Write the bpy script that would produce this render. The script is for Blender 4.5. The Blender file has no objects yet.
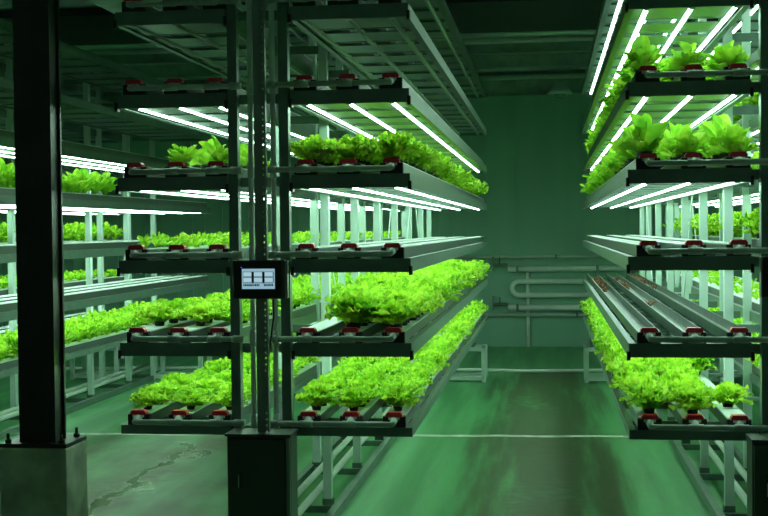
import bpy, math, random
from mathutils import Vector, Matrix
random.seed(11)
PI = math.pi
S = bpy.context.scene
COL = S.collection
sin, cos = math.sin, math.cos

# ------------------------------------------------------------ materials
def mat(name, col, rough=.5, metal=0., emit=None, es=0., noise=0., nscale=8., bump=0., spec=.5):
    m = bpy.data.materials.new(name); m.use_nodes = True
    nt = m.node_tree; b = nt.nodes['Principled BSDF']
    b.inputs['Base Color'].default_value = (*col, 1)
    b.inputs['Roughness'].default_value = rough
    b.inputs['Metallic'].default_value = metal
    b.inputs['Specular IOR Level'].default_value = spec
    if emit:
        b.inputs['Emission Color'].default_value = (*emit, 1)
        b.inputs['Emission Strength'].default_value = es
    if noise or bump:
        tc = nt.nodes.new('ShaderNodeTexCoord')
        n = nt.nodes.new('ShaderNodeTexNoise'); n.inputs['Scale'].default_value = nscale
        n.inputs['Detail'].default_value = 5
        nt.links.new(tc.outputs['Object'], n.inputs['Vector'])
        if noise:
            r = nt.nodes.new('ShaderNodeMapRange')
            r.inputs['From Min'].default_value = .3; r.inputs['From Max'].default_value = .7
            r.inputs['To Min'].default_value = 1 - noise; r.inputs['To Max'].default_value = 1 + noise
            nt.links.new(n.outputs['Fac'], r.inputs['Value'])
            h = nt.nodes.new('ShaderNodeVectorMath'); h.operation = 'SCALE'
            h.inputs[0].default_value = col
            nt.links.new(r.outputs[0], h.inputs['Scale'])
            nt.links.new(h.outputs[0], b.inputs['Base Color'])
        if bump:
            bp = nt.nodes.new('ShaderNodeBump'); bp.inputs['Strength'].default_value = bump
            bp.inputs['Distance'].default_value = .01
            nt.links.new(n.outputs['Fac'], bp.inputs['Height'])
            nt.links.new(bp.outputs[0], b.inputs['Normal'])
    return m

M = {}
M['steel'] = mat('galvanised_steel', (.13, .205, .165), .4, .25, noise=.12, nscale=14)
M['post'] = mat('painted_post_steel', (.50, .64, .58), .45, .15, noise=.06, nscale=6)
M['reflect'] = mat('reflector_sheet', (.19, .29, .235), .35, .2, noise=.08, nscale=5)
M['channel'] = mat('channel_plastic', (.62, .70, .66), .32, 0, noise=.06, nscale=9)
M['chbody'] = mat('channel_body_plastic', (.075, .10, .085), .3, .1)
M['channel_in'] = mat('channel_inside', (.05, .085, .06), .32, 0, noise=.6, nscale=16)
M['black'] = mat('black_rubber', (.012, .014, .013), .5)
M['red'] = mat('red_clamp_plastic', (.72, .012, .03), .3)
M['pvc'] = mat('grey_pvc', (.40, .47, .42), .35, 0, noise=.08, nscale=12)
M['pvcw'] = mat('white_pvc', (.68, .76, .70), .35, 0, noise=.06, nscale=7)
M['fit'] = mat('clear_fitting', (.62, .72, .66), .2)
M['tube'] = mat('lamp_tube_lit', (.9, .95, .92), .3, emit=(.64, 1., .79), es=13.5)
M['tubeoff'] = mat('lamp_tube_unlit', (.55, .65, .58), .25)
M['batten'] = mat('lamp_batten', (.5, .58, .53), .4)
M['cab'] = mat('dark_enclosure_paint', (.045, .065, .05), .38, .2)
M['cabedge'] = mat('enclosure_trim', (.22, .28, .24), .4, .4)
M['col'] = mat('dark_column_paint', (.012, .018, .013), .42, noise=.3, nscale=4)
M['conc'] = mat('concrete', (.58, .62, .50), .85, noise=.35, nscale=7, bump=.5)
M['screen'] = mat('lit_screen', (.02, .02, .03), .2, emit=(.34, .58, .70), es=.55)
M['tile'] = mat('lit_screen_tile', (.02, .02, .03), .2, emit=(.42, .66, .76), es=.62)
M['led'] = mat('blue_indicator', (.02, .02, .2), .2, emit=(.03, .08, .9), es=2)
M['root'] = mat('dry_roots', (.20, .085, .03), .9, noise=.5, nscale=60)
M['strip'] = mat('pale_joint_sealant', (.62, .66, .58), .6, noise=.3, nscale=9)
M['ceil'] = mat('ceiling_deck', (.70, .84, .76), .28, .4, noise=.3, nscale=3)
M['girder'] = mat('dark_girder', (.015, .02, .017), .6)
M['purlin'] = mat('ceiling_purlin', (.26, .36, .30), .5, .3, noise=.2)
M['bulb'] = mat('lamp_glass', (.5, .6, .52), .1, .3)

def leaf_mat(name, c1, c2, c3, scale=22, tr=.5):
    m = bpy.data.materials.new(name); m.use_nodes = True
    nt = m.node_tree; b = nt.nodes['Principled BSDF']; out = nt.nodes['Material Output']
    tc = nt.nodes.new('ShaderNodeTexCoord')
    n = nt.nodes.new('ShaderNodeTexNoise'); n.inputs['Scale'].default_value = scale; n.inputs['Detail'].default_value = 3
    nt.links.new(tc.outputs['Object'], n.inputs['Vector'])
    cr = nt.nodes.new('ShaderNodeValToRGB')
    cr.color_ramp.elements[0].position = .3; cr.color_ramp.elements[0].color = (*c1, 1)
    cr.color_ramp.elements[1].position = .72; cr.color_ramp.elements[1].color = (*c3, 1)
    e = cr.color_ramp.elements.new(.5); e.color = (*c2, 1)
    oi = nt.nodes.new('ShaderNodeObjectInfo')
    ma = nt.nodes.new('ShaderNodeMath'); ma.operation = 'MULTIPLY_ADD'
    ma.inputs[1].default_value = .10
    nt.links.new(oi.outputs['Random'], ma.inputs[0])
    sb = nt.nodes.new('ShaderNodeMath'); sb.operation = 'SUBTRACT'; sb.inputs[1].default_value = .10
    nt.links.new(n.outputs['Fac'], sb.inputs[0]); nt.links.new(sb.outputs[0], ma.inputs[2])
    nt.links.new(ma.outputs[0], cr.inputs['Fac'])
    nt.links.new(cr.outputs['Color'], b.inputs['Base Color'])
    b.inputs['Roughness'].default_value = .42
    b.inputs['Specular IOR Level'].default_value = .35
    t = nt.nodes.new('ShaderNodeBsdfTranslucent')
    nt.links.new(cr.outputs['Color'], t.inputs['Color'])
    mx = nt.nodes.new('ShaderNodeMixShader'); mx.inputs[0].default_value = tr
    nt.links.new(b.outputs[0], mx.inputs[1]); nt.links.new(t.outputs[0], mx.inputs[2])
    nt.links.new(mx.outputs[0], out.inputs['Surface'])
    return m
M['frilly'] = leaf_mat('frilly_leaf', (.20, .56, .03), (.56, .87, .05), (.80, .97, .15))
M['smooth'] = leaf_mat('smooth_leaf', (.22, .58, .03), (.55, .86, .06), (.80, .97, .2), 14)
M['seed'] = leaf_mat('young_leaf', (.22, .56, .03), (.55, .86, .06), (.80, .97, .18), 30)

def floor_mat():
    m = bpy.data.materials.new('green_epoxy_floor'); m.use_nodes = True
    nt = m.node_tree; N = nt.nodes; L = nt.links; b = N['Principled BSDF']
    g = N.new('ShaderNodeNewGeometry')
    sep = N.new('ShaderNodeSeparateXYZ'); L.new(g.outputs['Position'], sep.inputs[0])
    def math_(op, a, bv=None, c=None):
        q = N.new('ShaderNodeMath'); q.operation = op
        for i, v in enumerate((a, bv, c)):
            if v is None: continue
            if isinstance(v, (int, float)): q.inputs[i].default_value = v
            else: L.new(v, q.inputs[i])
        return q.outputs[0]
    def noise(sx, sy, sc, det=4):
        mp = N.new('ShaderNodeVectorMath'); mp.operation = 'MULTIPLY'; mp.inputs[1].default_value = (sx, sy, 1)
        L.new(g.outputs['Position'], mp.inputs[0])
        n = N.new('ShaderNodeTexNoise'); n.inputs['Scale'].default_value = sc; n.inputs['Detail'].default_value = det
        L.new(mp.outputs[0], n.inputs['Vector']); return n.outputs['Fac']
    def smooth(v, a, c):
        r = N.new('ShaderNodeMapRange'); r.interpolation_type = 'SMOOTHSTEP'
        L.new(v, r.inputs['Value']); r.inputs['From Min'].default_value = a; r.inputs['From Max'].default_value = c
        return r.outputs[0]
    streak = noise(5, .35, 1.4, 5)
    blot = noise(1, .5, 1.6, 6)
    fine = noise(1, 1, 14, 4)
    # worn brown track down the aisle
    dx = math_('ABSOLUTE', math_('ADD', sep.outputs[0], .02))
    tr = math_('SUBTRACT', 1., smooth(math_('ADD', dx, math_('MULTIPLY', math_('SUBTRACT', streak, .5), 1.0)), .2, .58))
    # scuffed dirty bay left of the central rack, nearer than the joint
    dx2 = math_('ABSOLUTE', math_('ADD', sep.outputs[0], 2.5))
    near = math_('SUBTRACT', 1., smooth(sep.outputs[1], 8.6, 8.95))
    t2 = math_('MULTIPLY', math_('SUBTRACT', 1., smooth(math_('ADD', dx2, math_('MULTIPLY', math_('SUBTRACT', blot, .5), 1.2)), .5, 1.3)), near)
    t2 = math_('MULTIPLY', t2, math_('MULTIPLY_ADD', smooth(noise(1.2, .5, 2.2, 5), .35, .65), .45, .5))
    tr = math_('MULTIPLY', tr, math_('SUBTRACT', 1., smooth(sep.outputs[1], 12.8, 13.1)))
    t1 = math_('MULTIPLY', tr, math_('MULTIPLY_ADD', near, .10, .78))
    dirt = math_('MAXIMUM', t1, t2)
    dirt = math_('MULTIPLY', dirt, smooth(math_('ADD', blot, math_('MULTIPLY', fine, .3)), .2, .6))
    mx = N.new('ShaderNodeMix'); mx.data_type = 'RGBA'
    L.new(dirt, mx.inputs['Factor'])
    gr = N.new('ShaderNodeMix'); gr.data_type = 'RGBA'
    L.new(smooth(streak, .35, .65), gr.inputs['Factor'])
    gr.inputs[6].default_value = (.075, .29, .11, 1); gr.inputs[7].default_value = (.13, .43, .17, 1)
    L.new(gr.outputs[2], mx.inputs[6]); mx.inputs[7].default_value = (.085, .085, .045, 1)
    sc = N.new('ShaderNodeVectorMath'); sc.operation = 'SCALE'
    L.new(mx.outputs[2], sc.inputs[0]); L.new(math_('MULTIPLY_ADD', fine, .5, .75), sc.inputs['Scale'])
    # puddle: wet diagonal strip on the left
    lin = math_('ADD', sep.outputs[0], 2.43)
    wet = math_('ABSOLUTE', math_('ADD', lin, math_('MULTIPLY', math_('SUBTRACT', noise(1, .6, 3.2, 5), .5), .9)))
    wet = math_('SUBTRACT', 1., smooth(math_('ADD', wet, math_('MULTIPLY', noise(1, 1, 9, 3), .12)), .09, .13))
    wet = math_('MULTIPLY', wet, math_('SUBTRACT', 1., smooth(sep.outputs[1], 8.3, 8.7)))
    dk = N.new('ShaderNodeVectorMath'); dk.operation = 'SCALE'
    L.new(sc.outputs[0], dk.inputs[0]); L.new(math_('MULTIPLY_ADD', wet, -.35, 1.), dk.inputs['Scale'])
    L.new(dk.outputs[0], b.inputs['Base Color'])
    ro = math_('MULTIPLY_ADD', fine, .22, math_('MULTIPLY_ADD', dirt, .12, .27))
    L.new(math_('MULTIPLY', ro, math_('MULTIPLY_ADD', wet, -.72, 1.)), b.inputs['Roughness'])
    b.inputs['Specular IOR Level'].default_value = .45
    return m
M['floor'] = floor_mat()

def wall_mat():
    m = bpy.data.materials.new('ribbed_wall_panel'); m.use_nodes = True
    nt = m.node_tree; N = nt.nodes; L = nt.links; b = N['Principled BSDF']
    tc = N.new('ShaderNodeTexCoord')
    mp = N.new('ShaderNodeVectorMath'); mp.operation = 'MULTIPLY'; mp.inputs[1].default_value = (1, 1, .05)
    L.new(tc.outputs['Object'], mp.inputs[0])
    n = N.new('ShaderNodeTexNoise'); n.inputs['Scale'].default_value = 5; n.inputs['Detail'].default_value = 4
    L.new(mp.outputs[0], n.inputs['Vector'])
    cr = N.new('ShaderNodeValToRGB')
    cr.color_ramp.elements[0].color = (.18, .39, .275, 1); cr.color_ramp.elements[1].color = (.25, .48, .35, 1)
    L.new(n.outputs['Fac'], cr.inputs['Fac']); L.new(cr.outputs[0], b.inputs['Base Color'])
    b.inputs['Roughness'].default_value = .5
    return m
M['wall'] = wall_mat()

# ------------------------------------------------------------ mesh builder
class MB:
    def __init__(s): s.v = []; s.f = []; s.sm = []
    def box(s, x0, x1, y0, y1, z0, z1):
        n = len(s.v)
        s.v += [(x, y, z) for z in (z0, z1) for y in (y0, y1) for x in (x0, x1)]
        s.f += [tuple(n + i for i in q) for q in ((0, 2, 3, 1), (4, 5, 7, 6), (0, 1, 5, 4), (2, 6, 7, 3), (0, 4, 6, 2), (1, 3, 7, 5))]
        s.sm += [False] * 6; return s
    def quad(s, *p):
        n = len(s.v); s.v += list(p); s.f.append(tuple(range(n, n + len(p)))); s.sm.append(False); return s
    def bar(s, a, b, w, h):     # rectangular bar between two points
        a = Vector(a); b = Vector(b); d = (b - a).normalized()
        t = Vector((1, 0, 0)) if abs(d.x) < .9 else Vector((0, 1, 0))
        t = (t - d * t.dot(d)).normalized(); q = d.cross(t); n = len(s.v)
        for p in (a, b):
            for i, j in ((-1, -1), (1, -1), (1, 1), (-1, 1)):
                s.v.append(tuple(p + t * w / 2 * i + q * h / 2 * j))
        for k in range(4): s.f.append((n + k, n + (k + 1) % 4, n + 4 + (k + 1) % 4, n + 4 + k)); s.sm.append(False)
        s.f += [(n + 3, n + 2, n + 1, n), (n + 4, n + 5, n + 6, n + 7)]; s.sm += [False] * 2
        return s
    def tube(s, pts, r, k=10, cap=True):
        pts = [Vector(p) for p in pts]; n0 = len(s.v); prev = None
        rr = r if isinstance(r, (list, tuple)) else [r] * len(pts)
        for i, p in enumerate(pts):
            d = ((pts[min(i + 1, len(pts) - 1)] - p).normalized() + (p - pts[max(i - 1, 0)]).normalized()).normalized() if 0 < i < len(pts) - 1 else (pts[min(i + 1, len(pts) - 1)] - pts[max(i - 1, 0)]).normalized()
            if prev is None:
                prev = Vector((0, 0, 1)) if abs(d.z) < .9 else Vector((1, 0, 0))
            t = (prev - d * prev.dot(d)).normalized(); q = d.cross(t); prev = t
            for j in range(k):
                a = 2 * PI * j / k
                s.v.append(tuple(p + (t * cos(a) + q * sin(a)) * rr[i]))
        for i in range(len(pts) - 1):
            for j in range(k):
                s.f.append((n0 + i * k + j, n0 + i * k + (j + 1) % k, n0 + (i + 1) * k + (j + 1) % k, n0 + (i + 1) * k + j)); s.sm.append(True)
        if cap:
            s.f.append(tuple(n0 + j for j in reversed(range(k)))); s.sm.append(False)
            s.f.append(tuple(n0 + (len(pts) - 1) * k + j for j in range(k))); s.sm.append(False)
        return s
    def grid(s, P):             # rows of points
        n = len(s.v); c = len(P[0])
        for r in P: s.v += r
        for i in range(len(P) - 1):
            for j in range(c - 1):
                s.f.append((n + i * c + j, n + i * c + j + 1, n + (i + 1) * c + j + 1, n + (i + 1) * c + j)); s.sm.append(True)
        return s
    def mesh(s, name, m, bevel=0):
        me = bpy.data.meshes.new(name); me.from_pydata(s.v, [], s.f)
        me.polygons.foreach_set('use_smooth', s.sm); me.materials.append(m); me.update()
        return me
    def build(s, name, m, parent=None, loc=None, bevel=0):
        if loc is not None:
            s.v = [(x - loc[0], y - loc[1], z - loc[2]) for x, y, z in s.v]
        o = bpy.data.objects.new(name, s.mesh(name, m)); COL.objects.link(o)
        if parent is not None:
            o.parent = parent
            # parts are given in world coordinates: take out the parent's place
            o.location = -wloc(parent)
        if loc is not None: o.location = Vector(loc) + o.location
        if bevel:
            b = o.modifiers.new('bevel', 'BEVEL'); b.width = bevel; b.segments = 2; b.limit_method = 'ANGLE'
        return o
def wloc(o):
    v = Vector((0, 0, 0))
    while o is not None: v += o.location; o = o.parent
    return v
def mesh_obj(name, me, loc, parent=None):
    o = bpy.data.objects.new(name, me); COL.objects.link(o); o.location = loc
    if parent is not None: o.parent = parent
    return o
def tag(o, label=None, cat=None, group=None, kind=None):
    if label: o['label'] = label
    if cat: o['category'] = cat
    if group: o['group'] = group
    if kind: o['kind'] = kind
    return o
def thing(name, loc, label, cat, group=None):
    o = bpy.data.objects.new(name, None); COL.objects.link(o); o.location = loc
    o.empty_display_size = .1
    return tag(o, label, cat, group)
def struct(name, mb, m, **k):
    return tag(mb.build(name, m, **k), kind='structure')

# ------------------------------------------------------------ setting
XL, XR, YB, YF, ZC = -8.5, 4.2, -2.0, 15.7, 3.45
struct('floor', MB().box(XL - .1, XR + .1, YB, YF + .1, -.1, 0), M['floor'])
wb = MB().box(XL, XR, YF, YF + .1, 0, 3.13)
x = XL + .1
while x < XR:                    # panel joints and shallow ribs
    wb.box(x, x + .02, YF - .02, YF, 0, 3.13)
    for k in range(1, 4): wb.box(x + k * .2, x + k * .2 + .05, YF - .016, YF, 0, 3.13)
    x += .8
struct('wall_back', wb, M['wall'])
struct('wall_back_upper', MB().box(XL, XR, YF + .15, YF + .25, 3.13, ZC + .05), M['purlin'])
wl = MB().box(XL - .1, XL, YB, YF + .1, 0, ZC)
y = YB + .4
while y < YF:
    wl.box(XL, XL + .03, y, y + .06, 0, ZC); y += 1.2
struct('wall_left', wl, M['wall'])
struct('wall_right', MB().box(XR, XR + .1, YB, YF + .1, 0, ZC), M['wall'])
cd = MB(); P = []
y = YB
while y <= YF + .2:              # corrugated roof deck, ridges running across
    for dy, dz in ((0, 0), (.09, 0), (.12, .08), (.21, .08)):
        P.append([(XL, y + dy, ZC + dz), (XR, y + dy, ZC + dz)])
    y += .24
cd.grid(P); cd.sm = [False] * len(cd.f)
struct('ceiling', cd, M['ceil'])
# ceiling steelwork
def ibeam_x(y, z0, z1, w, x0=XL, x1=XR):
    m = MB(); t = .012
    m.box(x0, x1, y - w / 2, y + w / 2, z0, z0 + t).box(x0, x1, y - w / 2, y + w / 2, z1 - t, z1).box(x0, x1, y - .006, y + .006, z0 + t, z1 - t)
    return m
def ibeam_y(x, z0, z1, w, y0=YB, y1=YF):
    m = MB(); t = .012
    m.box(x - w / 2, x + w / 2, y0, y1, z0, z0 + t).box(x - w / 2, x + w / 2, y0, y1, z1 - t, z1).box(x - .006, x + .006, y0, y1, z0 + t, z1 - t)
    return m
gd = MB().box(XL, XR, 10.5, 12.15, 3.37, ZC - .01)
tag(gd.build('roof_girder', M['girder']), 'deep black roof girder spanning the hall above the far end of the aisle', 'girder')
k = 0
for yy, lab in ((13.1, 'steel joist just beyond the black roof girder'), (14.3, 'steel joist midway between black girder and back wall'),
                (9.0, 'steel roof joist crossing nearer than the black girder'), (6.6, 'steel roof joist crossing above the rack fronts')):
    tag(ibeam_x(yy, 3.30, ZC - .002, .1).build('roof_joist', M['purlin']), lab, 'joist', 'roof joists')
tag(ibeam_x(15.62, 3.13, 3.33, .14).build('wall_top_beam', M['purlin']), 'grey steel beam along the top of the back wall', 'beam')
def pipe(name, pts, r, m, label, cat='pipe', group=None, k=12):
    return tag(MB().tube(pts, r, k).build(name, m), label, cat, group)
def elbow(pts, rad, n=6):
    """round the corners of a polyline"""
    out = [Vector(pts[0])]
    for i in range(1, len(pts) - 1):
        p = Vector(pts[i]); a = (Vector(pts[i - 1]) - p).normalized(); b = (Vector(pts[i + 1]) - p).normalized()
        for k in range(n + 1):
            t = k / n
            out.append((p + a * rad) * (1 - t) ** 2 + p * 2 * t * (1 - t) + (p + b * rad) * t ** 2)
    out.append(Vector(pts[-1])); return out
pipe('ceiling_pipe', [(-1.4, 15.2, 3.3), (XR - .01, 15.2, 3.3)], .03, M['pvc'], 'thin grey pipe hung across under the deck near back wall', group='pipes under the roof deck')
pipe('ceiling_pipe', [(XL + .01, 12.6, 3.36), (XR - .01, 12.6, 3.36)], .03, M['pvc'], 'grey pipe hung just beyond the black roof girder', group='pipes under the roof deck')
for xx, zz, lab in ((-5.3, 3.18, 'grey cable tray running lengthwise over the left rack'), (-2.15, 3.12, 'grey cable tray running lengthwise left of the central rack')):
    m = MB().box(xx - .1, xx - .09, 2, 14.8, zz, zz + .05).box(xx + .09, xx + .1, 2, 14.8, zz, zz + .05)
    y = 2.1
    while y < 14.8: m.box(xx - .09, xx + .09, y, y + .02, zz, zz + .01); y += .3
    for y in (2.5, 6.6, 9.0, 13.1): m.box(xx - .095, xx - .085, y, y + .01, zz + .05, ZC).box(xx + .085, xx + .095, y, y + .01, zz + .05, ZC)
    tag(m.build('cable_tray', M['purlin']), lab, 'cable tray', 'cable trays')
dt = MB().tube([(-2.7, 6.7, 3.08), (-2.7, 15.0, 3.08)], .2, 20)
y = 8.4
while y < 15: dt.tube([(-2.7, y, 3.08), (-2.7, y + .02, 3.08)], .21, 20); dt.box(-2.71, -2.69, y, y + .02, 3.27, ZC); y += .9
tag(dt.build('air_duct', M['purlin']), 'round ribbed metal air duct high at the left', 'duct')
# unlit hood lamp on the top beam of the back wall
t = thing('hood_lamp', (.16, 15.35, 3.1), 'unlit bell-shaped lamp hanging on the back wall above the aisle', 'lamp')
h = MB(); h.tube([(.16, 15.35, 3.10), (.16, 15.35, 3.16), (.16, 15.35, 3.24)], [.16, .11, .05], 16)
h.build('lamp_hood', M['post'], t)
MB().box(.14, .18, 15.33, 15.62, 3.24, 3.27).build('lamp_arm', M['purlin'], t)
MB().tube([(.16, 15.35, 3.06), (.16, 15.35, 3.10)], [.05, .07], 12).build('bulb', M['bulb'], t)
# joint in the floor, hose at the far end
st = MB(); P = []
for i in range(60):
    xx = -6.5 + i * .18
    yy = 8.80 + (xx + 3.4) * .034 + .012 * sin(i * 1.7)
    P.append([(xx, yy - .04, .003), (xx, yy + .04, .003)])
st.grid(P)
n0 = len(st.v)
tag(st.build('trim_1', M['strip']), kind='structure')
pts = [(-7 + i * .35, 12.95 + .05 * sin(i * .9) - (.04 if -.6 < -7 + i * .35 < .4 else 0), .018) for i in range(29)]
pipe('water_hose', pts, .018, M['pvcw'], 'pale hose lying across the floor beyond the racks', 'hose', k=8)
# pipes on the back wall
WP = 'pipes on the back wall'
def wpipe(z, x0, x1, r, lab):
    t = thing('wall_pipe', (x0, 15.6, z), lab, 'pipe', WP)
    MB().tube([(x0, 15.6, z), (x1, 15.6, z)], r, 12).build('pipe', M['pvcw'] if r > .03 else M['pvc'], t)
    for xx in (x0 + .12, (x0 + x1) / 2, x1 - .15):
        MB().box(xx - .015, xx + .015, 15.6 - r - .004, 15.7, z - r - .006, z + r + .006).build('pipe_clip', M['steel'], t)
    return t
wpipe(1.126, -1.5, 1.7, .02, 'thin topmost pipe on the back wall')
wpipe(.975, -.50, 1.7, .036, 'thick pale pipe just below the topmost one on back wall')
wpipe(.495, -.50, 1.7, .036, 'thick pale pipe under the hairpin bend on back wall')
wpipe(.405, -1.0, 1.7, .02, 'thin lowest horizontal pipe on the back wall')
up = [(1.6, 15.58, .82)] + [(-.36 - .085 * sin(a), 15.58, .735 + .085 * cos(a)) for a in [PI * i / 10 for i in range(11)]] + [(1.6, 15.58, .65)]
pipe('wall_pipe', up, .032, M['pvcw'], 'pale hairpin-bent pipe in the middle of the back wall', group=WP)
pipe('wall_pipe', [(-.25, 15.655, 0), (-.25, 15.655, .93)], .022, M['pvcw'], 'short vertical pipe rising from floor at back wall', group=WP)
for q, (xx, zz) in enumerate(((-.64, 1.03), (-.64, .54))):
    t = thing('valve_bracket', (xx, 15.6, zz), ('upper' if q == 0 else 'lower') + ' small valve with bracket left of the pale wall pipes', 'valve')
    MB().box(xx - .05, xx - .03, 15.56, 15.7, zz - .08, zz + .1).build('bracket', M['steel'], t)
    MB().tube([(xx - .04, 15.57, zz), (xx + .14, 15.57, zz)], .018, 10).build('valve_body', M['steel'], t)
    MB().box(xx + .04, xx + .05, 15.53, 15.56, zz, zz + .09).build('handle', M['black'], t)

# ------------------------------------------------------------ racks
Y0, Y1 = 5.40, 12.40
BOT = {1: .575, 2: .925, 3: 1.295, 4: 1.664, 5: 2.033, 6: 2.402, 7: 2.771}
TOP = {k: (v + .040 if k == 1 else v + .060) for k, v in BOT.items()}
CT = {k: TOP[k] + .05 for k in TOP}          # channel top
PY = [5.425, 6.51, 7.53, 8.53, 9.53, 10.53, 11.53, 12.35]
TN = {1: 'lowest', 2: 'second', 3: 'third', 4: 'fourth', 5: 'fifth', 6: 'sixth', 7: 'topmost'}
#        name, post centres, (side name, tray x0, x1, outward sign)
RACKS = {
    'central': dict(px=(-1.385, -1.160), trays={'aisle': (-1.115, -.592), 'left': (-1.908, -1.405)}, sides={'aisle': 'aisle side', 'left': 'left side'}),
    'right': dict(px=(.900, 1.125), trays={'aisle': (.338, .850), 'right': (1.165, 1.68)}, sides={'aisle': 'aisle side', 'right': 'right side'}),
    'left': dict(px=(-4.225, -3.985), trays={'right': (-3.94, -3.40), 'left': (-4.78, -4.265)}, sides={'right': 'right side', 'left': 'left side'}),
}
ROWX = {('central', 'aisle'): (-1.052, -.862, -.672), ('central', 'left'): (-1.828, -1.639, -1.455),
        ('right', 'aisle'): (.424, .612, .796), ('right', 'right'): (1.24, 1.42, 1.60),
        ('left', 'right'): (-3.86, -3.67, -3.48), ('left', 'left'): (-4.70, -4.52, -4.34)}
def rowname(rack, side, i):
    if (rack, side) in (('central', 'aisle'), ('left', 'right'), ('right', 'right')): return ('inner', 'middle', 'outer')[i]
    return ('outer', 'middle', 'inner')[i]
FLATNAME = {('central', 'aisle'): 'aisle side of central rack', ('central', 'left'): 'left side of central rack',
            ('right', 'aisle'): 'aisle side of right rack', ('right', 'right'): 'far side of right rack',
            ('left', 'right'): 'near side of leftmost rack', ('left', 'left'): 'far side of leftmost rack'}
RLAB = {'central': 'tall two-sided metal growing rack in the middle, between panel and aisle',
        'right': 'tall two-sided metal growing rack to the right of the aisle',
        'left': 'tall two-sided metal growing rack farthest left behind the dark column'}
for rk, R in RACKS.items():
    a, b = R['px']
    root = thing('growing_rack', ((a + b) / 2, Y0, 0), RLAB[rk], 'rack', 'growing racks')
    R['root'] = root
    post_me = MB().box(-.022, .022, -.025, .025, 0, 3.02).mesh('post', M['post'])
    front_me = MB().box(-.021, .021, -.025, .025, 0, 3.02).mesh('post', M['steel'])  # front posts: shade on their faces put into the colour with darker steel
    foot_me = MB().box(-.03, .03, -.05, .05, 0, .012).box(-.027, .027, -.027, .027, .012, .06).mesh('foot', M['steel'])
    for y in PY:
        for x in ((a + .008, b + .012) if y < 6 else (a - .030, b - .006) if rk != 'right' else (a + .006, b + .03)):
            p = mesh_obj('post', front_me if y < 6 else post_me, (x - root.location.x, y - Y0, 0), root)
            mesh_obj('foot', foot_me, (0, 0, 0), p)
    # long floor rails, cross ties
    for x in (a - .06, b + .06):
        MB().box(x - .02, x + .02, Y0, Y1, 0, .05).build('base_rail', M['steel'], root)
    for y in PY[1:]:
        MB().box(a - .04, b + .04, y - .09, y - .055, 0, .035).build('base_tie', M['steel'], root)
    for x in (a, b):
        MB().box(x - .02, x + .02, Y0, Y1, 3.02, 3.06).build('top_rail', M['steel'], root)
    # zigzag braces between posts
    for x, off in ((a - .028, 0), (b + .028, 1)):
        for i in range(2, 6):
            z0, z1 = (.75, 1.95) if (i + off) % 2 else (1.95, .75)
            if (i + off) % 4 in (1, 2) and (rk != 'left' or (i == 3 and not off)): MB().bar((x, PY[i], z0), (x, PY[i + 1], z1), .006, .03).build('diagonal_brace', M['post'], root)
    for side, (x0, x1) in R['trays'].items():
        inner = x1 if abs(x1 - (a + b) / 2) < abs(x0 - (a + b) / 2) else x0
        outer = x0 if inner == x1 else x1
        s = 1 if outer > inner else -1
        for lv in range(1, 8):
            bz, tz = BOT[lv], TOP[lv]
            f = MB()
            f.box(x0, x1, Y0, Y0 + .02, bz, tz)                     # front beam
            f.box(x0, x1, Y1 - .02, Y1, bz, tz)
            for xe, d in ((outer, -s), (inner, s)):                 # C-shaped side rails
                xa, xb = sorted((xe, xe + d * .004))
                f.box(xa, xb, Y0 + .02, Y1 - .02, bz, tz)
                xa, xb = sorted((xe + d * .004, xe + d * .028))
                f.box(xa, xb, Y0 + .02, Y1 - .02, bz, bz + .004)
                f.box(xa, xb, Y0 + .02, Y1 - .02, tz - .004, tz)
            fr = f.build('shelf_frame', M['steel'], root)
            # arms from the posts
            if side == list(R['trays'])[0]: xa, xb = sorted((outer - s * .006, inner - s * .27))
            else: xa, xb = sorted((outer - s * .006, inner - s * .005))
            arm_me = MB().box(xa, xb, .026, .046, bz + .012, tz - .006).mesh('cantilever_arm', M['steel'])
            for y in PY:
                mesh_obj('cantilever_arm', arm_me, (0, y, 0), fr)
            sl = MB()
            y = Y0 + .06
            while y < Y1 - .3:
                sl.box(x0 + .03, x1 - .03, y, y + .26, bz + .008, bz + .011)
                if y + .36 < Y1 - .05: sl.box(x0 + .03, x1 - .03, y + .27, y + .29, bz + .006, bz + .03)
                y += .40 if lv > 1 else .8
            for x in (x0 + .03, x1 - .036): sl.box(x, x + .006, Y0 + .06, Y1 - .06, bz + .008, bz + .011)
            sl.build('reflector_slats', M['reflect'], fr)
            if lv > 1:
                for x in (x0, x1): MB().box(x - .007, x + .007, Y0 - .008, Y0 + .03, bz - .012, bz + .026).build('end_clip', M['black'], fr)
    # open stands under the far end
    for side, (x0, x1) in R['trays'].items():
        m = MB(); xa, xb = x0 + .02, x1 - .03; ya, yb = 12.05, 12.38
        for x in (xa, xb):
            for y in (ya, yb): m.box(x - .02, x + .02, y - .02, y + .02, 0, .335)
        for z in (.02, .30):
            for y in (ya, yb): m.box(xa, xb, y - .02, y + .02, z, z + .035)
            for x in (xa, xb): m.box(x - .02, x + .02, ya, yb, z, z + .035)
        e = m.build('end_stand', M['post'], root)
        MB().box(xa + .03, xb - .09, ya + .03, yb - .03, .336, .55).build('stand_box', M['steel'], e)
# big return pipes under each rack
for rk, R in RACKS.items():
    a, b = R['px']
    for q, x in enumerate((a + .075, b - .055)):
        pipe('return_pipe', [(x, Y0 + .1, .105), (x, Y1 + .1, .105)], .019, M['pvcw'],
             ('left-hand' if q == 0 else 'right-hand') + ' white pipe on the floor between the legs of the %s rack' % {'central': 'central', 'right': 'right', 'left': 'leftmost'}[rk],
             group='return pipes under the racks')

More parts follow.
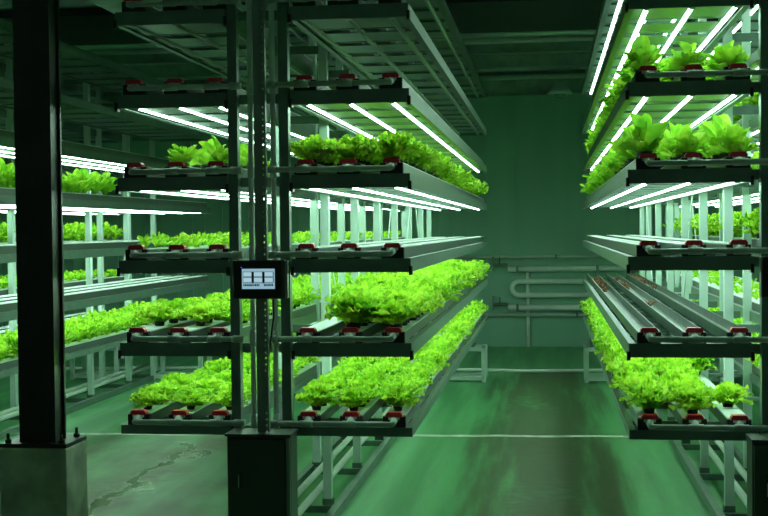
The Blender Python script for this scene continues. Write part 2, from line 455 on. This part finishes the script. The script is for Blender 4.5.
# ------------------------------------------------------------ channels, clamps
LY = Y1 - .03 - (Y0 + .03)
def channel_mesh(open_):
    m = MB(); w = .048; y0, y1 = Y0 + .035, Y1 - .03
    if not open_:
        prof = [(-w, 0), (-w, .044), (w, .044), (w, 0)]
    else:
        prof = [(-w, 0), (-w, .048), (-w + .004, .048), (-w + .004, .006), (w - .004, .006), (w - .004, .048), (w, .048), (w, 0)]
    n = len(prof); v0 = len(m.v)
    m.v += [(x, y0, z) for x, z in prof] + [(x, y1, z) for x, z in prof]
    for i in range(n): m.f.append((v0 + i, v0 + n + i, v0 + n + (i + 1) % n, v0 + (i + 1) % n)); m.sm.append(False)
    m.f.append(tuple(v0 + i for i in range(n))); m.f.append(tuple(v0 + n + i for i in reversed(range(n)))); m.sm += [False] * 2
    return m
ld = MB().box(-.046, .046, Y0 + .04, Y1 - .035, .0442, .049)
y = Y0 + .155
while y < Y1 - .1:          # covers of the planting holes
    ld.tube([(0, y, .0485), (0, y, .0505)], .021, 10); y += .18
lid_me = ld.mesh('lid', M['channel'])
ch_closed = channel_mesh(False).mesh('grow_channel', M['chbody'])
ch_open = channel_mesh(True).mesh('open_grow_channel', M['channel_in'])
cap_me = MB().box(-.05, .05, Y0 + .006, Y0 + .035, -.004, .046).mesh('end_cap', M['black'])
cl = MB()
pr = [(-.036, .046), (-.036, .056), (-.028, .066), (.028, .066), (.036, .056), (.036, .046)]
n = len(pr); cl.v += [(x, Y0 - .006, z) for x, z in pr] + [(x, Y0 + .034, z) for x, z in pr]
for i in range(n): cl.f.append((i, (i + 1) % n, n + (i + 1) % n, n + i)); cl.sm.append(False)
cl.f.append(tuple(reversed(range(n)))); cl.f.append(tuple(range(n, 2 * n))); cl.sm += [False] * 2
clamp_me = cl.mesh('clamp', M['red'])
sp = MB().tube([(0, Y0 - .055, .021), (0, Y0 - .02, .030), (0, Y0 + .008, .032)], [.012, .016, .018], 10)
sp.box(-.025, .025, Y0 - .004, Y0 + .008, .034, .048)
spout_me = sp.mesh('spout', M['fit'])
for (rk, side), xs in ROWX.items():
    for lv in range(1, 7):
        if lv == 6 and rk != 'central': continue
        for i, x in enumerate(xs):
            op = (rk == 'right' and side == 'aisle' and lv == 2)
            planted = False
            t = thing('grow_channel', (x, 0, TOP[lv] + .001),
                      '%s channel, %s row, %s tier, %s' % ('open dark empty' if op else 'pale plastic growing', rowname(rk, side, i), TN[lv], FLATNAME[(rk, side)]),
                      'growing channel', 'growing channels')
            mesh_obj('channel_body', ch_open if op else ch_closed, (0, 0, 0), t)
            mesh_obj('end_cap', cap_me, (0, 0, 0), t)
            if not op: mesh_obj('lid', lid_me, (0, 0, 0), t)
            c = mesh_obj('clamp', clamp_me, (0, 0, 0), t); c['label'] = 'red clamp'
            mesh_obj('spout', spout_me, (0, 0, 0), t)
# debris in the open channels
for i, x in enumerate(ROWX[('right', 'aisle')]):
    for k in range(6):
        y = random.choice([random.uniform(9.3, 12.2), random.uniform(6.2, 12.2)])
        m = MB()
        for q in range(14):
            a = random.uniform(0, 2 * PI); l = random.uniform(.02, .055)
            c = (x + random.uniform(-.015, .015), y + random.uniform(-.03, .03), TOP[2] + .012)
            m.tube([c, (c[0] + cos(a) * l * .5, c[1] + sin(a) * l * .6, c[2] + random.uniform(.01, .03)),
                    (max(x - .045, min(x + .045, c[0] + cos(a) * l)), c[1] + sin(a) * l * 1.2, c[2] + random.uniform(0, .05))], [.0035, .003, .001], 5)
        tag(m.build('root_clump', M['root'], loc=(x, y, TOP[2] + .007)), 'dry brown root clump left in the %s open channel of the right rack' % ('outer', 'middle', 'inner')[i],
            'roots', 'root clumps in the %s open channel' % ('outer', 'middle', 'inner')[i])

# ------------------------------------------------------------ supply pipes at the rack fronts
for (rk, side), xs in ROWX.items():
    a, b = RACKS[rk]['px']; mid = (a + b) / 2
    s = 1 if xs[1] > mid else -1
    for lv in range(1, 7):
        if lv == 6 and rk != 'central': continue
        z = TOP[lv] + .022; yp = Y0 - .055
        far = xs[2] if s > 0 else xs[0]
        end = mid + s * .055
        t = thing('supply_pipe', (end, yp, z), 'grey horizontal pipe across the %s tier front, %s' % (TN[lv], FLATNAME[(rk, side)]), 'pipe', 'supply pipes across the rack fronts')
        MB().tube(elbow([(end, yp, z), (far, yp, z), (far, Y0 + .004, z + .006)], .02), .0125, 12).build('pipe', M['pvc'], t)
        for x in xs:
            if x != far: MB().tube([(x - .03, yp, z), (x + .03, yp, z)], .0155, 12).build('coupling', M['pvc'], t)
        MB().tube([(end - s * .004, yp, z), (end + s * .045, yp, z)], .0165, 12).build('coupling', M['pvc'], t)
for rk, R in RACKS.items():
    a, b = R['px']; mid = (a + b) / 2
    for q, x in enumerate((mid - .022, mid + .078)):
        nm = 'left-hand' if q == 0 else 'right-hand'
        m = MB().tube([(x, 5.395, 0), (x, 5.395, 3.0)], .0125, 12)
        for lv in range(1, 7): m.tube([(x, 5.395, TOP[lv] - .012), (x, 5.395, TOP[lv] + .056)], .0165, 12)
        tag(m.build('riser_pipe', M['pvcw']), '%s vertical grey pipe between the front posts of the %s rack' % (nm, 'leftmost' if rk == 'left' else rk), 'pipe', 'vertical riser pipes')

# ------------------------------------------------------------ lamps
y0, y1 = Y0 + .03, Y1 - .1
def half_round(name, m):
    q = MB(); n = 7
    pr = [(0.0092 * cos(PI + PI * k / (n - 1)), .007 * sin(PI + PI * k / (n - 1))) for k in range(n)]
    q.v += [(x, y0 + .015, z) for x, z in pr] + [(x, y1 - .015, z) for x, z in pr]
    for k in range(n - 1): q.f.append((k, k + 1, n + k + 1, n + k)); q.sm.append(True)
    q.f.append((n - 1, 0, n, 2 * n - 1)); q.sm.append(False)
    q.f.append(tuple(reversed(range(n)))); q.f.append(tuple(range(n, 2 * n))); q.sm += [False] * 2
    return q.mesh(name, m)
tube_me = half_round('tube', M['tube'])
tubeoff_me = half_round('tube_unlit', M['tubeoff'])
bat_me = MB().box(-.014, .014, y0, y1, .0, .008).mesh('batten', M['batten'])
soc_me = MB().box(-.011, .011, 0, .015, -.009, .0).mesh('socket', M['channel'])
for (rk, side), xs in ROWX.items():
    for lv in range(2, 8):
        lit = not (lv >= 6 and rk in ('central', 'left')) and not (rk == 'left' and side == 'left' and lv == 5)
        if rk == 'left' and lv > 5: continue
        for i, x in enumerate(xs):
            sh = .012 if (rk, side) != ('central', 'aisle') else .012
            t = thing('tube_lamp', (x, 0, BOT[lv] + .006),
                      '%s tube lamp under %s tier, %s row, %s' % ('lit white' if lit else 'unlit', TN[lv], rowname(rk, side, i), FLATNAME[(rk, side)]),
                      'lamp', 'tube lamps under the tiers')
            mesh_obj('tube', tube_me if lit else tubeoff_me, (0, 0, 0), t)
            mesh_obj('batten', bat_me, (0, 0, 0), t)
            mesh_obj('socket', soc_me, (0, y0, 0), t); mesh_obj('socket', soc_me, (0, y1 - .015, 0), t)

# ------------------------------------------------------------ lettuces
def leaf(m, phi, L, W, th0, th1, ruf, freq, nu, nv, base=.004, shape=1., ph=0., cup=.25):
    """one leaf, arching from the crown; angles from the vertical"""
    P = []
    r = base; z = 0.; dirx, diry = cos(phi), sin(phi); sx, sy = -diry, dirx
    prev = 0.
    for i in range(nu + 1):
        u = i / nu
        th = th0 + (th1 - th0) * u
        if i: r += sin(th) * L / nu; z += cos(th) * L / nu
        if shape > 0: w = W * (.16 + .84 * min(1., (u * 1.55)) ** 1.1) * (1 - .55 * max(0, (u - .72) / .28) ** 2)
        else: w = W * (.22 + .78 * sin(PI * min(1, u * .98) ** 1.25) ** .8) if u < .62 else W * math.sqrt(max(0.02, 1 - ((u - .62) / .39) ** 2)) * 1.0
        nx, nz = cos(th), -sin(th)        # leaf normal in the (radial, z) plane, pointing outward/up
        row = []
        for j in range(nv + 1):
            v = -1 + 2 * j / nv
            a = abs(v)
            k = ruf * (.12 + a ** 1.4 + .9 * max(0, u - .7) / .3 * .6) * u * sin(freq * u * 6 + v * freq * 1.6 + ph + (PI if v > 0 else 0) * .6)
            cu = -cup * w * v * v        # edges lifted inwards
            dr = nx * (k + cu); dz = nz * (k + cu) + ruf * .4 * a * sin(freq * 4.1 * u + 3 * ph)
            lat = v * w + ruf * .35 * sin(freq * 5 * u + ph * 2 + v * 3) * a
            row.append((dirx * (r + dr) + sx * lat, diry * (r + dr) + sy * lat, z + dz))
        P.append(row)
    m.grid(P)
def frill_leaf(m, phi, L, W, th0, th1, rnd, nu, nv, amp):
    """broad leaf with a crinkled, lobed margin"""
    P = []; r = .004; z = 0.; dx, dy = cos(phi), sin(phi); sx, sy = -dy, dx
    p1, p2, p3 = (rnd.uniform(0, 6.28) for _ in range(3))
    for i in range(nu + 1):
        u = i / nu; th = th0 + (th1 - th0) * u
        if i: r += sin(th) * L / nu; z += cos(th) * L / nu
        w = W * (.14 + .86 * min(1, u * 1.35) ** .9)
        row = []
        for j in range(nv + 1):
            v = -1 + 2 * j / nv; a = abs(v)
            e = max(a ** 2, max(0, (u - .6) / .4) ** 1.3)       # how near the margin
            back = -.16 * L * a * a * u                         # rounded tip
            lobe = (sin(17 * u + 3 * v + p1) * .10 + sin(9 * v + p2) * .06 * u)
            k = amp * e * (sin(v * 8.5 + u * 11 + p1) + .7 * sin(u * 19 - v * 6 + p3)) * min(1, u * 3)
            k2 = amp * .6 * e * sin(v * 7 - u * 14 + p2)
            rad = back + L * lobe * .25 * e
            dr = sin(th) * rad + cos(th) * k; dz = cos(th) * rad - sin(th) * k
            lat = v * w * (1 + lobe * e) + k2
            row.append((dx * (r + dr) + sx * lat, dy * (r + dr) + sy * lat, z + dz))
        P.append(row)
    m.grid(P)
def frilly(seed, nl=46, nu=8, nv=8):
    rnd = random.Random(seed); m = MB()
    for i in range(nl):
        t = i / (nl - 1)
        L = rnd.uniform(.105, .14) * (.85 + .2 * t)
        frill_leaf(m, i * 2.39996 + rnd.uniform(-.3, .3), L, rnd.uniform(.018, .029), .05 + .5 * t + rnd.uniform(-.08, .1), .2 + 1.5 * t + rnd.uniform(-.25, .3), rnd, nu, nv, rnd.uniform(.006, .0095))
    return m
def smooth_l(seed, nl=36, nu=8, nv=6, tall=1.):
    """upright spoon-shaped leaves with a pale broad blade"""
    rnd = random.Random(seed); m = MB()
    for i in range(nl):
        t = i / (nl - 1); phi = i * 2.39996 + rnd.uniform(-.5, .5)
        L = rnd.uniform(.05, .105) * tall * (1.4 if rnd.random() < .16 else 1)
        W = L * rnd.uniform(.20, .29); th0 = .02 + .75 * t + rnd.uniform(-.1, .1); th1 = th0 + rnd.uniform(.1, .95) * (.4 + .8 * t)
        P = []; r = .004; z = 0.; dx, dy = cos(phi), sin(phi); sx, sy = -dy, dx; tw = rnd.uniform(-.5, .5); ph = rnd.uniform(0, 6)
        for k in range(nu + 1):
            u = k / nu; th = th0 + (th1 - th0) * u ** 1.5
            if k: r += sin(th) * L / nu; z += cos(th) * L / nu
            w = W * (.14 + .06 * u) if u < .2 else W * (.15 + .85 * max(0., 1 - ((u - .66) / .47) ** 2) ** .6) if u < .66 else W * max(.02, 1 - ((u - .66) / .345) ** 2) ** .5
            row = []
            for j in range(nv + 1):
                v = -1 + 2 * j / nv
                n_ = .32 * w * v * v - .004 * sin(u * 9 + v * 4 + ph) * u - .15 * w * cos(v * 3.1) * u
                lat = v * w * cos(tw * u); n_ += v * w * sin(tw * u)
                dr = -cos(th) * n_; dz = sin(th) * n_
                row.append((dx * (r + dr) + sx * lat, dy * (r + dr) + sy * lat, z + dz))
            P.append(row)
        m.grid(P)
    return m
def seedling(seed, nl=8):
    rnd = random.Random(seed); m = MB()
    for i in range(nl):
        t = i / (nl - 1)
        leaf(m, i * 2.39996 + rnd.uniform(-.4, .4), rnd.uniform(.045, .075), rnd.uniform(.012, .02), .2 + .4 * t, .5 + 1. * t, .004, 3, 5, 4, shape=-1, ph=rnd.uniform(0, 6), cup=.3)
    return m
FR = [frilly(s) for s in range(5)]
FRL = [frilly(20 + s, 20, 5, 6) for s in range(4)]
SM = [smooth_l(40 + s) for s in range(5)]
SE = [seedling(60 + s) for s in range(4)]
FRm = [q.mesh('frilly_lettuce', M['frilly']) for q in FR]
SMm = [q.mesh('smooth_leaf_lettuce', M['smooth']) for q in SM]
SEm = [q.mesh('lettuce_seedling', M['seed']) for q in SE]
pot_me = MB().tube([(0, 0, -.002), (0, 0, .012), (0, 0, .020)], [.021, .024, .028], 12).mesh('net_pot', M['black'])
ORD = ['', 'first', 'second', 'third', 'fourth', 'fifth', 'sixth', 'seventh', 'eighth', 'ninth', 'tenth', 'eleventh', 'twelfth', 'thirteenth', 'fourteenth',
       'fifteenth', 'sixteenth', 'seventeenth', 'eighteenth', 'nineteenth', 'twentieth'] + ['twenty-' + q for q in ('first', 'second', 'third', 'fourth', 'fifth', 'sixth', 'seventh', 'eighth', 'ninth')] + \
      ['thirtieth'] + ['thirty-' + q for q in ('first', 'second', 'third', 'fourth', 'fifth', 'sixth', 'seventh', 'eighth', 'ninth')] + ['fortieth'] + ['forty-' + q for q in ('first', 'second', 'third', 'fourth', 'fifth', 'sixth', 'seventh', 'eighth', 'ninth')] + \
      ['fiftieth'] + ['fifty-' + q for q in ('first', 'second', 'third', 'fourth', 'fifth', 'sixth', 'seventh', 'eighth', 'ninth')] + ['sixtieth']
plants = []     # kind, x, y, z, scale, zscale, rack, side, row index, ordinal
def bed(kind, rk, side, lv, rows, ya, yb, sc, zs=1., step=.18, prob=1., jit=.012, skip=()):
    for i in rows:
        y = Y0 + .155
        n = 0
        lo = ya[i] if isinstance(ya, (list, tuple)) else ya
        k = 0
        while y < yb:
            k += 1
            if y >= lo and (i, k) not in skip and random.random() < prob:
                n += 1
                plants.append((kind, ROWX[(rk, side)][i] + random.uniform(-jit, jit), y + random.uniform(-jit, jit), CT[lv] + .002,
                               sc * random.uniform(.88, 1.12), zs * random.uniform(.9, 1.1), rk, side, i, n, lv))
            y += step
bed('frilly', 'central', 'aisle', 1, (0, 1, 2), 5.5, 12.2, .90, 1.15, .15)
bed('frilly', 'central', 'aisle', 2, (0, 1, 2), (6.6, 5.5, 5.5), 12.2, 1.3, 1.02)
bed('frilly', 'central', 'aisle', 4, (0, 1, 2), 5.5, 12.2, 1.08, 1.15)
bed('frilly', 'central', 'left', 1, (0, 1, 2), 5.5, 12.2, .86, .95, .155)
bed('frilly', 'central', 'left', 2, (0, 1, 2), 5.6, 12.2, .92, .95, .18)
bed('seed', 'central', 'left', 3, (0, 1, 2), 5.5, 12.2, 1.0, 1., .12)
bed('frilly', 'right', 'aisle', 1, (0, 1), 5.5, 12.2, 1.08, 1.2)
bed('frilly', 'right', 'aisle', 1, (2,), 6.6, 12.2, 1.0, 1.0, .36, .8)
plants.append(('frilly', .80, 5.78, CT[1], 1.0, .95, 'right', 'aisle', 2, 0, 1))
bed('smooth', 'right', 'aisle', 4, (0, 1, 2), 5.5, 12.2, 1.28, 1.05)
bed('smooth', 'right', 'aisle', 5, (0, 1, 2), 5.5, 12.2, 1.2, .95)
for j, (x, y) in enumerate(((-1.66, 5.56), (-1.60, 5.78), (-1.49, 5.62), (-1.46, 5.9), (-1.66, 6.05), (-1.46, 6.2))):
    plants.append(('smooth', x, y, CT[4], 1.12, .95, 'central', 'left', 1 if x < -1.55 else 2, {0: 1, 1: 2, 4: 3, 2: 1, 3: 2, 5: 3}[j], 4))
bed('frilly', 'left', 'right', 1, (0, 1, 2), 7.0, 12.2, 1.05, 1.1, .20)
bed('smooth', 'left', 'right', 4, (0, 1, 2), 7.2, 9.55, 1.25, 1.1)
bed('frilly', 'left', 'left', 2, (0, 1, 2), 8.0, 12.2, .8, .8, .20)
bed('frilly', 'left', 'left', 3, (1, 2), 8.0, 12.2, 1.15, 1.2, .20)
bed('frilly', 'right', 'right', 1, (0, 1), 6.8, 12.2, 1.1, 1., .20)
bed('frilly', 'right', 'right', 3, (0, 1), 6.8, 12.2, 1.25, 1.15, .20)
bed('frilly', 'right', 'right', 5, (0, 1), 6.8, 12.2, 1.1, 1., .20)
bed('seed', 'right', 'right', 2, (0, 1), 6.8, 12.2, 1.1, 1., .36)
bed('smooth', 'right', 'right', 4, (0,), 6.8, 11, 1.1, 1., .22)
NAMES = {'frilly': ('frilly_lettuce', FRm, 'frilly lettuce', 'lettuce'), 'smooth': ('smooth_leaf_lettuce', SMm, 'smooth-leaved lettuce', 'lettuce'),
         'seed': ('lettuce_seedling', SEm, 'lettuce seedling', 'seedling')}
for kind in ('frilly', 'smooth', 'seed'):
    pl = [p for p in plants if p[0] == kind]
    pl.sort(key=lambda p: (math.hypot(p[1], p[2])) / p[4])
    name, meshes, lab, cat = NAMES[kind]
    for q, p in enumerate(pl[:300]):
        _, x, y, z, sc, zs, rk, side, i, n, lv = p
        o = mesh_obj(name, random.choice(meshes), (x, y, z))
        o.scale = (sc, sc, sc * zs); o.rotation_euler = (random.uniform(-.08, .08), random.uniform(-.08, .08), random.uniform(0, 6.28))
        where = '%s row, %s tier, %s' % (rowname(rk, side, i), TN[lv], FLATNAME[(rk, side)])
        if n == 0: tag(o, 'single %s standing alone at the front, %s' % (lab, 'inner row, lowest tier of right rack'), cat)
        else: tag(o, '%s, %s from front, %s' % (lab, ORD[n], where), cat)
        o['group'] = {'frilly': 'frilly lettuces', 'smooth': 'smooth-leaved lettuces', 'seed': 'lettuce seedlings'}[kind] + ' on %s tier, %s' % (TN[lv], FLATNAME[(rk, side)])
        if y < 7.6 and kind != 'seed':
            c = mesh_obj('net_pot', pot_me, (0, 0, 0), o)
            c['label'] = 'black net pot'
    rest = pl[300:]
    if rest:
        src = FRL if kind == 'frilly' else SM
        V = []; F = []
        for p in rest:
            m = random.choice(src); sc, zs = p[4], p[5]; a = random.uniform(0, 6.28); ca, sa = cos(a) * sc, sin(a) * sc
            n0 = len(V)
            V += [(p[1] + ca * x - sa * y, p[2] + sa * x + ca * y, p[3] + z * sc * zs) for x, y, z in m.v]
            F += [tuple(n0 + k for k in f) for f in m.f]
        me = bpy.data.meshes.new('lettuce_bed'); me.from_pydata(V, [], F)
        me.polygons.foreach_set('use_smooth', [True] * len(F)); me.materials.append(M['frilly' if kind == 'frilly' else 'smooth'])
        o = mesh_obj('lettuce_bed', me, (0, 0, 0))
        tag(o, 'mass of small distant %s lettuces in the far trays' % ('frilly' if kind == 'frilly' else 'smooth-leaved'), 'lettuces', kind='stuff')
# dry straggling roots by the inner front clamp, fourth tier
m = MB()
for q in range(46):
    a = random.uniform(0, 6.28); x = -1.0 + random.uniform(-.02, .03); y = 5.52
    l = random.uniform(.03, .07)
    m.tube([(x, y, CT[4] + .06), (x + cos(a) * l * .5, y + sin(a) * l * .5, CT[4] + .07), (x + cos(a) * l, y + sin(a) * l * .6, CT[4] + random.uniform(.0, .06))], [.002, .0018, .001], 4)
tag(m.build('dried_leaves', mat('dry_straw', (.40, .36, .14), .8)), 'tuft of dried pale leaves at the front of the fourth tier, central rack', 'dried leaves')

# ------------------------------------------------------------ struts, panels, cabinets
def control(dx, first):
    who = 'between the front posts of the central rack' if first else 'at the right edge beside the right rack'
    xs = -1.209 + dx
    t = thing('strut_post', (xs, 5.2, 0), 'dark perforated upright ' + who, 'post')
    m = MB().box(xs - .025, xs + .012, 5.2, 5.205, .62, 3.42)
    m.box(xs + .018, xs + .025, 5.2, 5.205, .62, 3.42).box(xs - .025, xs - .021, 5.205, 5.23, .62, 3.42).box(xs + .021, xs + .025, 5.205, 5.23, .62, 3.42)
    z = .63
    while z < 3.4: m.box(xs + .008, xs + .018, 5.2, 5.205, z, z + .018); z += .026
    m.build('perforated_face', M['cabedge'], t)
    MB().box(xs - .04, xs + .04, 5.19, 5.26, 3.42, ZC + .01).build('top_bracket', M['steel'], t)
    x0, x1 = -1.359 + dx, -1.083 + dx
    c = thing('electrical_cabinet', ((x0 + x1) / 2, 5.15, 0), 'low dark metal cabinet ' + ('below the touch panel in the middle' if first else 'at the lower right corner, mostly cut off'), 'cabinet')
    MB().box(x0, x1, 5.16, 5.30, .0, .612).build('cabinet_body', M['cab'], c, bevel=.004)
    MB().box(x0 - .004, x1 + .004, 5.14, 5.305, .612, .622).build('cabinet_top', M['cab'], c)
    MB().box(x0 + .006, x1 - .022, 5.144, 5.16, .02, .602).build('cabinet_door', M['cab'], c, bevel=.003)
    MB().box(x1 - .018, x1 - .002, 5.15, 5.16, .02, .605).build('edge_trim', M['cabedge'], c)
    lk = MB().box(x0 + .050, x0 + .062, 5.136, 5.144, .385, .465).build('lock', M['cab'], c)
    MB().box(x0 + .0535, x0 + .0575, 5.134, 5.136, .395, .45).build('lock_slot', M['pvcw'], lk)
    a, b = -1.323 + dx, -1.097 + dx; z0, z1 = 1.193, 1.357
    p = thing('touch_panel', ((a + b) / 2, 5.15, z0), 'black boxy touch panel ' + ('with a lit grid screen, on the middle upright' if first else 'cut off by the right edge of the picture'), 'control panel')
    MB().box(a, b, 5.155, 5.197, z0, z1).build('housing', M['cab'], p, bevel=.004)
    MB().box(b - .012, b + .008, 5.165, 5.195, z0 + .004, z1 - .002).build('side_cover', M['cabedge'], p)
    MB().box(a + .004, b - .012, 5.150, 5.155, z0 + .004, z1 - .004).build('bezel', M['black'], p, bevel=.002)
    sx0, sx1, sz0, sz1 = -1.281 + dx, -1.140 + dx, 1.236, 1.321
    s = MB().box(sx0, sx1, 5.1485, 5.150, sz0, sz1).build('screen', M['screen'], p); s['label'] = 'lit pale blue screen'
    fr = MB(); ti = MB()
    w = .0375; g = .0065
    for j in range(2):
        zt = sz1 - .014 - j * .024
        for i in range(3):
            xa = sx0 + .006 + i * (w + .0085)
            fr.box(xa - .002, xa + w + .001, 5.1479, 5.1484, zt - .020, zt + .002)
            ti.box(xa, xa + w - .002, 5.1472, 5.1478, zt - .018, zt)
            if i < 2: fr.box(xa + w - .001, xa + w + .0075, 5.1479, 5.1484, zt - .022, zt + .002)
    fr.build('grid_lines', M['black'], s); ti.build('tiles', M['tile'], s)
    d = MB(); xx = sx0 + .006; rnd = random.Random(3)
    while xx < sx1 - .01:
        w_ = rnd.uniform(.003, .009)
        if abs(xx - (sx0 + .082)) > .006: d.box(xx, xx + w_, 5.1479, 5.1484, sz0 + .012, sz0 + .020)
        xx += w_ + .0018
    d.box(sx0 + .004, sx1 - .006, 5.1479, 5.1484, sz0 + .0225, sz0 + .0235)
    d.build('caption_marks', M['black'], s)
    MB().box(a + .038, a + .041, 5.1485, 5.150, z1 - .032, z1 - .029).build('indicator_light', M['led'], p)
    m = MB().tube([(b - .06, 5.19, z0 + .002), (b - .065, 5.22, z0 - .08), (b - .10, 5.24, .9), (b - .11, 5.23, .63)], .004, 8)
    m.build('cable', M['black'], p)
control(0, True)
control(2.168, False)

# ------------------------------------------------------------ column on its plinth
cx0, cx1 = -2.238, -2.078
pl = MB().box(-2.304, -2.008, 5.0, 5.24, 0, .575)
tag(pl.build('concrete_plinth', M['conc'], bevel=.006), 'rough concrete block under the dark column at lower left', 'plinth')
t = thing('steel_column', (-2.158, 5.12, .575), 'dark steel column standing on the concrete block at the left', 'column')
m = MB().box(cx0, cx1, 5.06, 5.075, .592, ZC).box(cx0, cx1, 5.165, 5.18, .592, ZC).box(cx1 - .03, cx1 - .012, 5.075, 5.165, .592, ZC).box(cx0 + .012, cx0 + .03, 5.075, 5.165, .592, ZC)
m.build('shaft', M['col'], t)
MB().box(-2.312, -2.012, 5.01, 5.245, .576, .592).build('base_plate', M['col'], t)
for x in (-2.28, -2.045):
    for y in (5.04, 5.215):
        b = MB().tube([(x, y, .592), (x, y, .606)], .014, 6).tube([(x, y, .606), (x, y, .632)], .007, 8)
        b.build('anchor_bolt', M['black'], t)

# ------------------------------------------------------------ world, camera
w = bpy.data.worlds.new('hall'); S.world = w; w.use_nodes = True
w.node_tree.nodes['Background'].inputs[0].default_value = (.34, .52, .42, 1)
w.node_tree.nodes['Background'].inputs[1].default_value = .10
f = 1250.
yaw = math.atan(164 / f); pit = math.atan(28.3 / f); rol = math.radians(.6)
a = Vector((-sin(yaw) * cos(pit), cos(yaw) * cos(pit), -sin(pit)))
r0 = Vector((cos(yaw), sin(yaw), 0)); u0 = r0.cross(a)
r = r0 * cos(rol) - u0 * sin(rol); u = u0 * cos(rol) + r0 * sin(rol)
cam = bpy.data.cameras.new('camera'); co = bpy.data.objects.new('camera', cam); COL.objects.link(co)
mt = Matrix((r, u, -a)).transposed().to_4x4(); mt.translation = (0, 0, 1.48)
co.matrix_world = mt
cam.sensor_width = 36; cam.lens = 36 * f / 768; cam.clip_start = .05; cam.clip_end = 100
S.camera = co
S.view_settings.view_transform = 'Standard'; S.view_settings.look = 'None'
S.view_settings.exposure = .5; S.view_settings.gamma = 1; S.view_settings.use_curve_mapping = False
S.cycles.max_bounces = 8; S.cycles.diffuse_bounces = 6; S.cycles.glossy_bounces = 3; S.cycles.transmission_bounces = 4
S.cycles.use_light_tree = True
